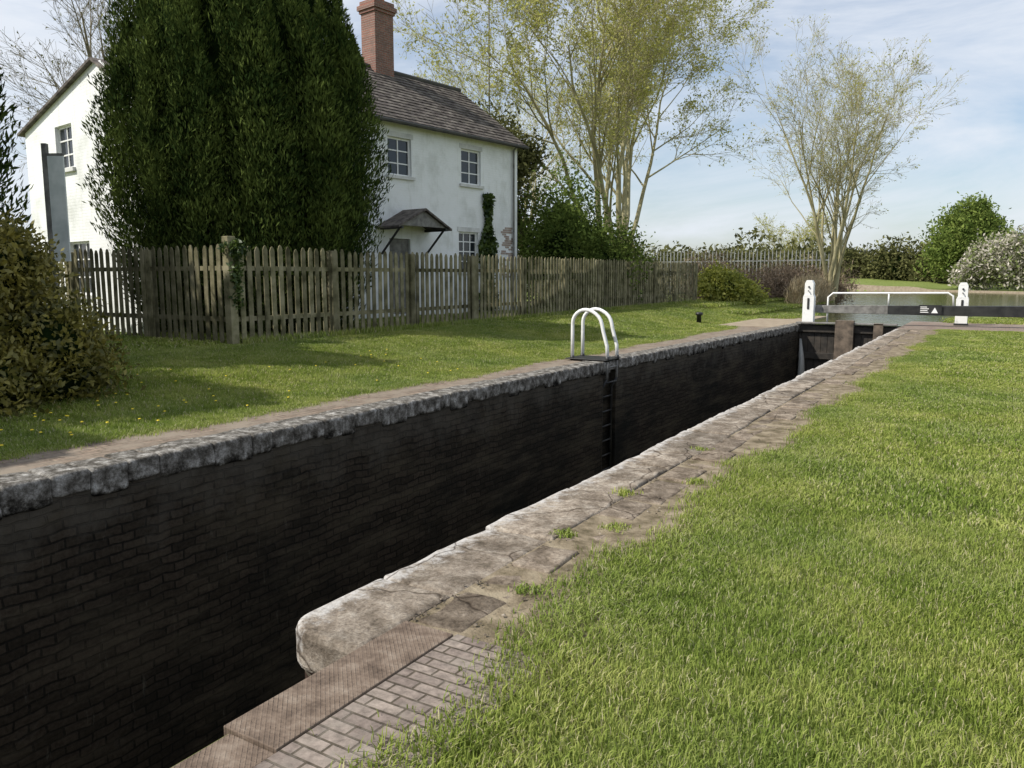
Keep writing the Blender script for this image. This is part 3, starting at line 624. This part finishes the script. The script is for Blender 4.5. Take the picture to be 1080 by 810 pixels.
# neighbouring yews along the garden boundary
plume_tree('yew_tree',-18.7,6.6,1.7,1.6,0,8.6,24,16000,.16,12,rp=.6)
plume_tree('yew_tree',-16.6,5.0,1.4,1.4,0,8.2,20,14000,.16,18,rp=.55)
plume_tree('yew_tree',-13.3,1.5,1.5,1.6,0,7.6,22,14000,.16,15,rp=.6)
plume_tree('yew_tree',-11.6,-.6,1.3,1.3,0,6.2,18,12000,.15,16,rp=.55)

def bare_tree(name,bx,by_,height,nst,spread,seed,lv=4,leaf=None,nleaf=0,lsize=.07,bark='palebark',dens=1.0,r0=.22,trunk=1.2,droop=0,tilt=.42):
    rd=random.Random(seed); e=empty(name); zb=g0(bx,by_); mb=MB(); ends=[]
    def br(p,d,L,r,l):
        ns=[7,5,4,3,2][l]; pts=[p.copy()]; rad=[r]; q=p.copy(); dd=d.copy()
        for i in range(ns):
            dd=dd+Vector((rd.gauss(0,.10),rd.gauss(0,.10),rd.gauss(0,.07)+(.07 if l<3 else .02-droop))); dd.normalize()
            q=q+dd*(L/ns); pts.append(q.copy()); rad.append(max(.006,r*(1-(i+1)/ns*.82)))
        mb.tube(pts,rad,[7,5,4,3,3][l],0,cap=False)
        if l>=lv-1: ends.extend(pts[1:])
        if l<lv:
            nc=int([9,8,7,5,0][l]*dens+rd.random())
            for c in range(nc):
                f=rd.uniform(.22,1.0) if l else rd.uniform(.28,1.0); i=min(ns-1,int(f*ns)); fr=f*ns-i
                pp=pts[i].lerp(pts[i+1],fr); t=(pts[i+1]-pts[i]).normalized()
                a=Vector((rd.gauss(0,1),rd.gauss(0,1),rd.gauss(0,.6))); a=a-t*a.dot(t); a.normalize()
                an=rd.uniform(.35,.85)*(1.0 if l else .9); nd=t*math.cos(an)+a*math.sin(an)
                br(pp,nd,L*rd.uniform(.38,.62)*(1.15-.35*f),max(.007,rad[i]*.55),l+1)
    for s_ in range(nst):
        an=2*math.pi*s_/nst+rd.uniform(-.4,.4); tl=rd.uniform(.1,tilt)*(1 if s_ else .1)
        d=Vector((math.cos(an)*math.sin(tl)*spread,math.sin(an)*math.sin(tl)*spread,math.cos(tl))).normalized()
        br(Vector((bx+math.cos(an)*.25,by_+math.sin(an)*.25,zb+trunk*rd.uniform(.3,1))),d,height*rd.uniform(.68,.9),r0*rd.uniform(.6,1),0)
    mb.tube([(bx,by_,zb-.2),(bx,by_,zb+trunk*.5),(bx,by_,zb+trunk*1.3)],[r0*2.0,r0*1.6,r0*.9],12)
    mb.obj('trunk_and_branches',M[bark],e,True)
    if nleaf:
        E=np.array([[p.x,p.y,p.z] for p in ends]); idx=rng.integers(0,len(E),nleaf); C=E[idx]+rng.normal(size=(nleaf,3))*.10
        U=rdir(nleaf);W=np.cross(U,rdir(nleaf)); W/=np.linalg.norm(W,axis=1,keepdims=True)+1e-6; s=(lsize*(.5+rng.random(nleaf)))[:,None]
        quads(C,U*s,W*s*.5,'leaves',M[leaf],e)
    return e
bare_tree('willow_tree',-16.3,36.6,15.5,8,1.25,17,4,'bud',56000,.062,dens=.86,r0=.20,trunk=1.4,tilt=.58)
bare_tree('willow_tree',-9.0,53.5,13.2,8,1.0,23,4,'bud',9000,.055,dens=.74,r0=.16,trunk=1.0,tilt=.36)
bare_tree('ash_tree',-26.5,44,13,4,1.2,31,4,'bud',8000,.06,dens=.7,r0=.2,trunk=2)
bare_tree('ash_tree',-33,22,13,5,1.2,41,4,'olive',2000,.06,bark='bark',dens=.7,r0=.22,trunk=2)
bare_tree('ash_tree',-16,80,6.5,4,1.2,51,3,'bud',3000,.08,dens=.9,r0=.12,trunk=1.0)

# bushes -----------------------------------------------------------------
cloud('evergreen_shrub',[((-10.5,4.5,.9),(1.0,1.2,1.2)),((-10.1,5.3,.6),(.85,.9,.85)),((-10.9,4.4,1.6),(.8,.8,.85)),((-9.8,4.3,.45),(.75,.7,.65)),((-10.3,5.0,1.75),(.5,.5,.55)),((-11.2,5.4,1.5),(.7,.7,.9))],52000,.038,M['shrub'],M['yewcore'],amp=.30,ls=3.5,up=.3,shell=.5,spray=.15)
cloud('garden_shrub',[((-14.6,27.5,2.2),(1.6,1.6,2.4)),((-15.6,29.5,3.0),(1.9,1.9,2.8)),((-14.3,30.5,1.8),(1.8,1.8,1.8)),((-16.0,32,2.2),(2.2,2,2.2))],45000,.075,M['green'],M['yewcore'],amp=.42,ls=1.4,shell=.7,spray=.13,cs=.5)
cloud('ivy_covered_tree',[((-19.5,30.5,6.8),(1.3,1.3,2.0)),((-19.3,30.5,4.0),(1.6,1.6,3.0)),((-18.6,31.2,7.0),(.9,.9,1.0))],20000,.09,M['olive'],M['yewcore'],amp=.45,ls=1.5,shell=.7,spray=.16,cs=.5)
cloud('holly_bush',[((-14.9,33.8,1.9),(1.1,1.1,1.5)),((-14.4,35.5,1.3),(1.2,1.4,1.2))],12000,.08,M['olive'],M['yewcore'],amp=.3,shell=.6,spray=.1)
cloud('laurel_bush',[((-11.9,40.2,1.1),(1.2,1.3,1.0)),((-11.4,41.3,.8),(1.2,1.3,.8)),((-12.6,40.5,1.5),(.8,.9,.8)),((-11.0,40,.5),(.6,.6,.5))],15000,.08,M['lime'],M['yewcore'],amp=.38,ls=2.4,shell=.7,spray=.18,cs=.5)
bl=[]
rd=random.Random(5)
for i in range(22):
    t=i/21; bl.append(((-14.5+5.0*t+rd.uniform(-.6,.6),43+13*t+rd.uniform(-1,1),1.1),(1.5,1.5,1.5+rd.uniform(-.3,.6))))
cloud('bramble_thicket',bl,40000,.13,M['brown'],None,amp=.35,ls=1.6,shell=.8,asp=.12,up=.6)
cloud('reed_bed',[((-9.3-i*.05,46+i*1.6,.8),(.8,1.0,1.0)) for i in range(9)],14000,.22,M['reed'],None,shell=.9,asp=.06,up=2)
bl=[((x+rd.uniform(-2,2),62+.10*(x+60)+rd.uniform(-2,2),1.9),(3.2,2.6,2.4+rd.uniform(-.8,1.4))) for x in np.arange(-75,-13,3.0)]
cloud('hedge',bl,40000,.20,M['olive'],None,amp=.45,ls=.8,shell=.8)
bl=[((x+rd.uniform(-1.5,1.5),170-.35*x+rd.uniform(-2,2),4.2),(5,4,5.0+rd.uniform(-1.2,1.2))) for x in np.arange(-75,60,4.5)]
cloud('hedge',bl,60000,.36,M['olive'],M['yewcore'],amp=.35,ls=.5,shell=.6,cs=.45)
cloud('hawthorn_tree',[((-4.4,150,8.6),(4.8,5,4.6)),((-7.0,149,6.0),(3.6,4,4.2)),((-1.6,149,6.5),(3.6,4,4.4)),((-4.0,150,12.2),(3.0,3.2,2.6)),((-6.5,150,10.5),(2.2,2.2,2.2)),((-2,150,10.2),(2.2,2.2,2.0))],30000,.26,M['mayleaf'],M['yewcore'],amp=.45,ls=.9,shell=.85,spray=.16,cs=.35)
cloud('blackthorn_blossom',[((-1.8,139,3.8),(3.0,3.0,3.6)),((1.6,138,4.6),(3.6,3.5,4.4)),((5.5,138,4.6),(4.5,3.5,4.6)),((-3.5,140,2.6),(2.2,2.2,2.4))],24000,.24,M['blossom'],None,amp=.4,ls=.8,shell=.8,spray=.14)
cloud('distant_trees',[((x+rd.uniform(-8,8),300+rd.uniform(-20,20),3.5),(14,10,6.5+rd.uniform(-2,3))) for x in np.arange(-300,160,16)],22000,1.1,M['olive'],M['yewcore'],amp=.3,ls=.2)
C=[]
for i in range(3000):
    s_=1.75+random.gauss(0,.28); z=random.uniform(.5,4.6)
    if abs(s_-1.75)>.5*(1.25-z/5)*(1+.5*math.sin(z*3)): continue
    C.append((-s_,-.04-random.random()*.14,z))
C=np.array(C);k=len(C);U=rdir(k)*.09;W=np.cross(U,rdir(k))*.7
quads(C,U,W,'ivy',M['ivy'],H)
cloud('fence_ivy',[((-12.62,10.35,1.7),(.14,.16,.75)),((-12.65,10.4,2.2),(.26,.30,.18))],900,.045,M['ivy'],None,amp=.2,ls=5,shell=.9)

pf=empty('palisade_fence'); mb=MB()
x=-40.0
while x<-10:
    yy=58; z=g0(x,yy); mb.prism([(x,yy,z+.1),(x+.07,yy,z+.1),(x+.07,yy,z+3.05),(x+.035,yy,z+3.25),(x,yy,z+3.05)],(0,.02,0)); x+=.27
for h in (.6,2.5): mb.box(-40,-10,yy+.025,yy+.08,h+.4,h+.48)
mb.obj('palisade_pales',M['steel'],pf)
e=empty('notice_board',(-13.35,7.35,.3),R(28)); mb=MB()
mb.box(-.11,-.03,-.05,.03,-.3,3.5,0); mb.box(-.025,.25,-.045,-.015,1.6,3.3,1); mb.box(-.028,.253,-.05,-.01,3.3,3.34,0)
mb.obj('board_and_post',[M['greywood'],simple('grey_board',[(.50,.54,.52),(.68,.70,.68)],3,.6,0)],e,bevel=.005)
def ribbon(name,off0,off1,z0,mat,side,y0,skirt=True):
    mb=MB(); pts=[]; N_=140
    for i in range(N_+1):
        t=i/N_*(len(CL)-1); k=min(int(t),len(CL)-2); f=t-k
        pts.append((CL[k][0]+(CL[k+1][0]-CL[k][0])*f,CL[k][1]+(CL[k+1][1]-CL[k][1])*f,CW[k]+(CW[k+1]-CW[k])*f))
    sm_=[]
    for i in range(len(pts)):
        a=pts[max(0,i-6):i+7]; sm_.append(tuple(sum(q[j] for q in a)/len(a) for j in range(3)))
    out=[]
    for i in range(len(sm_)):
        a=sm_[max(0,i-1)]; b_=sm_[min(len(sm_)-1,i+1)]; d=Vector((b_[0]-a[0],b_[1]-a[1])).normalized(); n_=Vector((-d.y,d.x))*side; c=sm_[i]
        out.append([(c[0]+n_.x*(c[2]+o),c[1]+n_.y*(c[2]+o)) for o in (off0,off1)])
    for i in range(2,len(out)-1):
        (a,b_),(c,d)=out[i],out[i+1]
        if a[1]<y0: continue
        mb.quad((*a,z0(a)),(*c,z0(c)),(*d,z0(d)),(*b_,z0(b_)))
        if skirt: mb.quad((*a,z0(a)),(*c,z0(c)),(*c,-.6),(*a,-.6))
    return mb.obj(name,mat)
ribbon('canal_edge_kerb',.25,.75,lambda p:max(.05,g0(*p)+.05),M['sand'],-1,50)
ribbon('canal_edge_kerb',.25,.6,lambda p:max(.05,g0(*p)+.05),M['sand'],1,70)

# ------------------------------------------------------------------ grass
def patch(name,size,n,h,w,seed,rag=.03):
    r=np.random.default_rng(seed); P=(r.random((n,2))-.5)*size+r.normal(size=(n,2))*rag
    cl=.5+.5*np.sin(P[:,0]*7+seed+2*np.sin(P[:,1]*5))*np.sin(P[:,1]*9+seed*2)
    hh=h*(.45+.65*r.random(n))*(.65+.6*cl); an=r.random(n)*2*math.pi; ln=hh*(.4+1.1*r.random(n))
    dx=np.cos(an);dy=np.sin(an); a2=an+math.pi/2+r.normal(size=n)*.5; wx_=np.cos(a2)*w*(.6+.8*r.random(n)); wy_=np.sin(a2)*w*(.6+.8*r.random(n)); z=np.zeros(n)
    b0=np.stack([P[:,0]-wx_,P[:,1]-wy_,z-.02],1); b1=np.stack([P[:,0]+wx_,P[:,1]+wy_,z-.02],1)
    mx=P[:,0]+dx*ln*.35; my=P[:,1]+dy*ln*.35
    m0=np.stack([mx-wx_*.8,my-wy_*.8,hh*.6],1); m1=np.stack([mx+wx_*.8,my+wy_*.8,hh*.6],1)
    t=np.stack([P[:,0]+dx*ln,P[:,1]+dy*ln,hh],1)
    V=np.stack([b0,b1,m0,m1,t],1).reshape(-1,3); i=np.arange(n)[:,None]*5
    F=np.concatenate([i+np.array([[0,1,3]]),i+np.array([[0,3,2]]),i+np.array([[2,3,4]])],1).reshape(-1,3)
    return np_mesh(name,V,F,M['grass'])
pn=[patch('turf_near',1.0,12000,.030,.0022,i) for i in range(4)]
pm=[patch('turf_mid',1.0,4500,.034,.0045,10+i,.06) for i in range(4)]
pq=[patch('turf_away',1.0,1800,.040,.008,50+i,.08) for i in range(3)]
pf_=[patch('turf_far',2.0,3500,.07,.013,20+i,.12) for i in range(2)]
edge=[patch('turf_edge',.4,1300,.038,.0028,30+i,.07) for i in range(3)]
tuft=[patch('weed_tuft',.11,130,.035,.004,40+i,.03) for i in range(3)]
GR=empty('lawn_grass')
def put(mesh,x,y,z,sc=1,rot=None,tilt=False):
    o=bpy.data.objects.new('turf',mesh); o.location=(x,y,z); a=random.choice([0,1,2,3])*math.pi/2 if rot is None else rot
    if tilt:
        n_=Vector((-(g0(x+.3,y)-g0(x-.3,y))/.6,-(g0(x,y+.3)-g0(x,y-.3))/.6,1)).normalized(); q=n_.to_track_quat('Z','Y')
        o.rotation_mode='QUATERNION'; o.rotation_quaternion=q@Quaternion((0,0,1),a)
    else: o.rotation_euler=(0,0,a)
    o.scale=(1,1,sc); link(o,GR)
def gx(y):
    if y<2.9: return -1.62+.03*math.sin(y*6)
    return -1.72+.10*math.sin(y*1.7)+.07*math.sin(y*4.1+1)+.04*math.sin(y*9)+.016*max(0,y-6) - (.10 if 3.2<y<5.2 else 0)
for j in range(0,29):
    for i in range(0,6):
        x=-.95+i+.012*j; y=j+.2; dd=math.hypot(x,y)
        put(random.choice(pn if dd<5.5 else (pm if dd<15 else pq)),x,y,0,random.uniform(.9,1.15))
for j in range(0,96):
    y=.2+j*.3; x=gx(y)+.20
    while x<-1.35+.012*y: put(random.choice(edge),x,y,0,random.uniform(.7,1.1),random.uniform(0,6)); x+=.28
for (x,y,s_) in ((-2.3,5.4,1.0),(-2.02,4.6,.6),(-2.25,4.3,.7),(-2.3,7.2,.7),(-1.95,6.0,.9),(-1.98,3.4,.6)):
    put(random.choice(tuft),x,y,0,s_*.8,random.uniform(0,6))
y=1.0
while y<42:
    x=-8.12
    while x>-13.1:
        if not(27.3<y<37.5 and x>-8.9): put(random.choice(pm if y<18 else pq),x+random.uniform(-.05,.05),y+random.uniform(-.05,.05),g0(x,y),random.uniform(1.1,1.7),None,True)
        x-=.88
    if y<27 :
        for q in (0,.44): put(random.choice(edge),-7.66+.1*math.sin((y+q)*1.3)+.05*math.sin((y+q)*3.7),y+q,0,.8,random.uniform(0,6))
    y+=.88
for yy in np.arange(-3,1,1.8):
    for xx in np.arange(-8.8,-13,-1.8): put(random.choice(pf_),xx,yy,g0(xx,yy),1,None,True)
for yy in np.arange(11,44,1.8):
    for xx in np.arange(-13.9,-15.6,-1.6): put(random.choice(pf_),xx,yy,g0(xx,yy),1.3)
for yy in np.arange(3.5,10,1.8):
    for xx in np.arange(-13.9,-20,-1.8): put(random.choice(pf_),xx,yy,g0(xx,yy),1.3)
for yy in np.arange(34.5,62,1.8):
    for xx in list(np.arange(-13.5,-8,1.8))+list(np.arange(-.5,12,1.8)):
        if canal(xx,yy)>1.3: put(random.choice(pf_),xx,yy,g0(xx,yy),1.3)
C=[]
for i in range(9000):
    y=random.uniform(10.4,38); x=FX+.08+abs(random.gauss(0,.10)); C.append((x,y,g0(x,y)+.05))
C=np.array(C);k=len(C); U=rdir(k)*.35+np.array([0,0,1.0]); U=U/np.linalg.norm(U,axis=1,keepdims=True)*(.05+.08*rng.random(k))[:,None]; W=np.cross(U,rdir(k)); W=W/np.linalg.norm(W,axis=1,keepdims=True)*.008
quads(C,U,W,'long_grass',M['grass'],GR)
C=[]
for i in range(90):
    x=random.uniform(-10.5,-7.8); y=random.choice([random.uniform(3.2,7),random.uniform(3,12)]); C.append((x,y,g0(x,y)+.055))
mb=MB()
for c in C: mb.tube([c,(c[0],c[1],c[2]+.008)],[.017,.012],7)
mb.obj('dandelions',simple('dandelion_yellow',[(.65,.5,.02),(.8,.6,.03)],3,.7,0))

# ------------------------------------------------------------------ world, sun, camera
sd=Vector((-.66,-.75,0)).normalized(); el=R(46)
W=bpy.data.worlds.new('World'); S.world=W; W.use_nodes=True; nt=W.node_tree; bg=nt.nodes['Background']
sky=N(nt,'ShaderNodeTexSky'); sky.sky_type='NISHITA'; sky.sun_disc=False; sky.sun_elevation=el; sky.sun_rotation=math.atan2(sd.x,sd.y)%(2*math.pi); sky.dust_density=1.5; sky.air_density=1.0
tc=nt.nodes.new('ShaderNodeTexCoord'); mp_=N(nt,'ShaderNodeMapping'); mp_.inputs['Scale'].default_value=(1.2,1.2,4.5); mp_.inputs['Rotation'].default_value=(.25,.1,.6); nt.links.new(tc.outputs['Generated'],mp_.inputs[0])
f=noisen(nt,2.0,7,.6,vec=mp_.outputs[0],dist=.6); rr=ramp(nt,[(.36,(.22,.22,.22)),(.62,(.95,.95,.95))]); nt.links.new(f,rr.inputs[0])
nt.links.new(mixc(nt,rr.outputs[0],sky.outputs[0],(5.7,6.05,6.6)),bg.inputs[0]); bg.inputs[1].default_value=.145
L=bpy.data.lights.new('sun','SUN'); L.energy=5.0; L.angle=R(.5); L.color=(1,.955,.88); lo=bpy.data.objects.new('sun',L)
dv=Vector((sd.x*math.cos(el),sd.y*math.cos(el),math.sin(el))); lo.rotation_euler=dv.to_track_quat('Z','Y').to_euler(); lo.location=(-20,-20,30); link(lo)
cam=bpy.data.cameras.new('camera'); cam.lens=27.67; cam.sensor_width=36; cam.clip_end=6000; cam.clip_start=.05
co=bpy.data.objects.new('camera',cam); co.location=(0,0,1.6); co.rotation_euler=(R(90-7.55),0,R(31.46)); link(co); S.camera=co
S.view_settings.view_transform='Standard'; S.view_settings.look='None'; S.view_settings.exposure=0
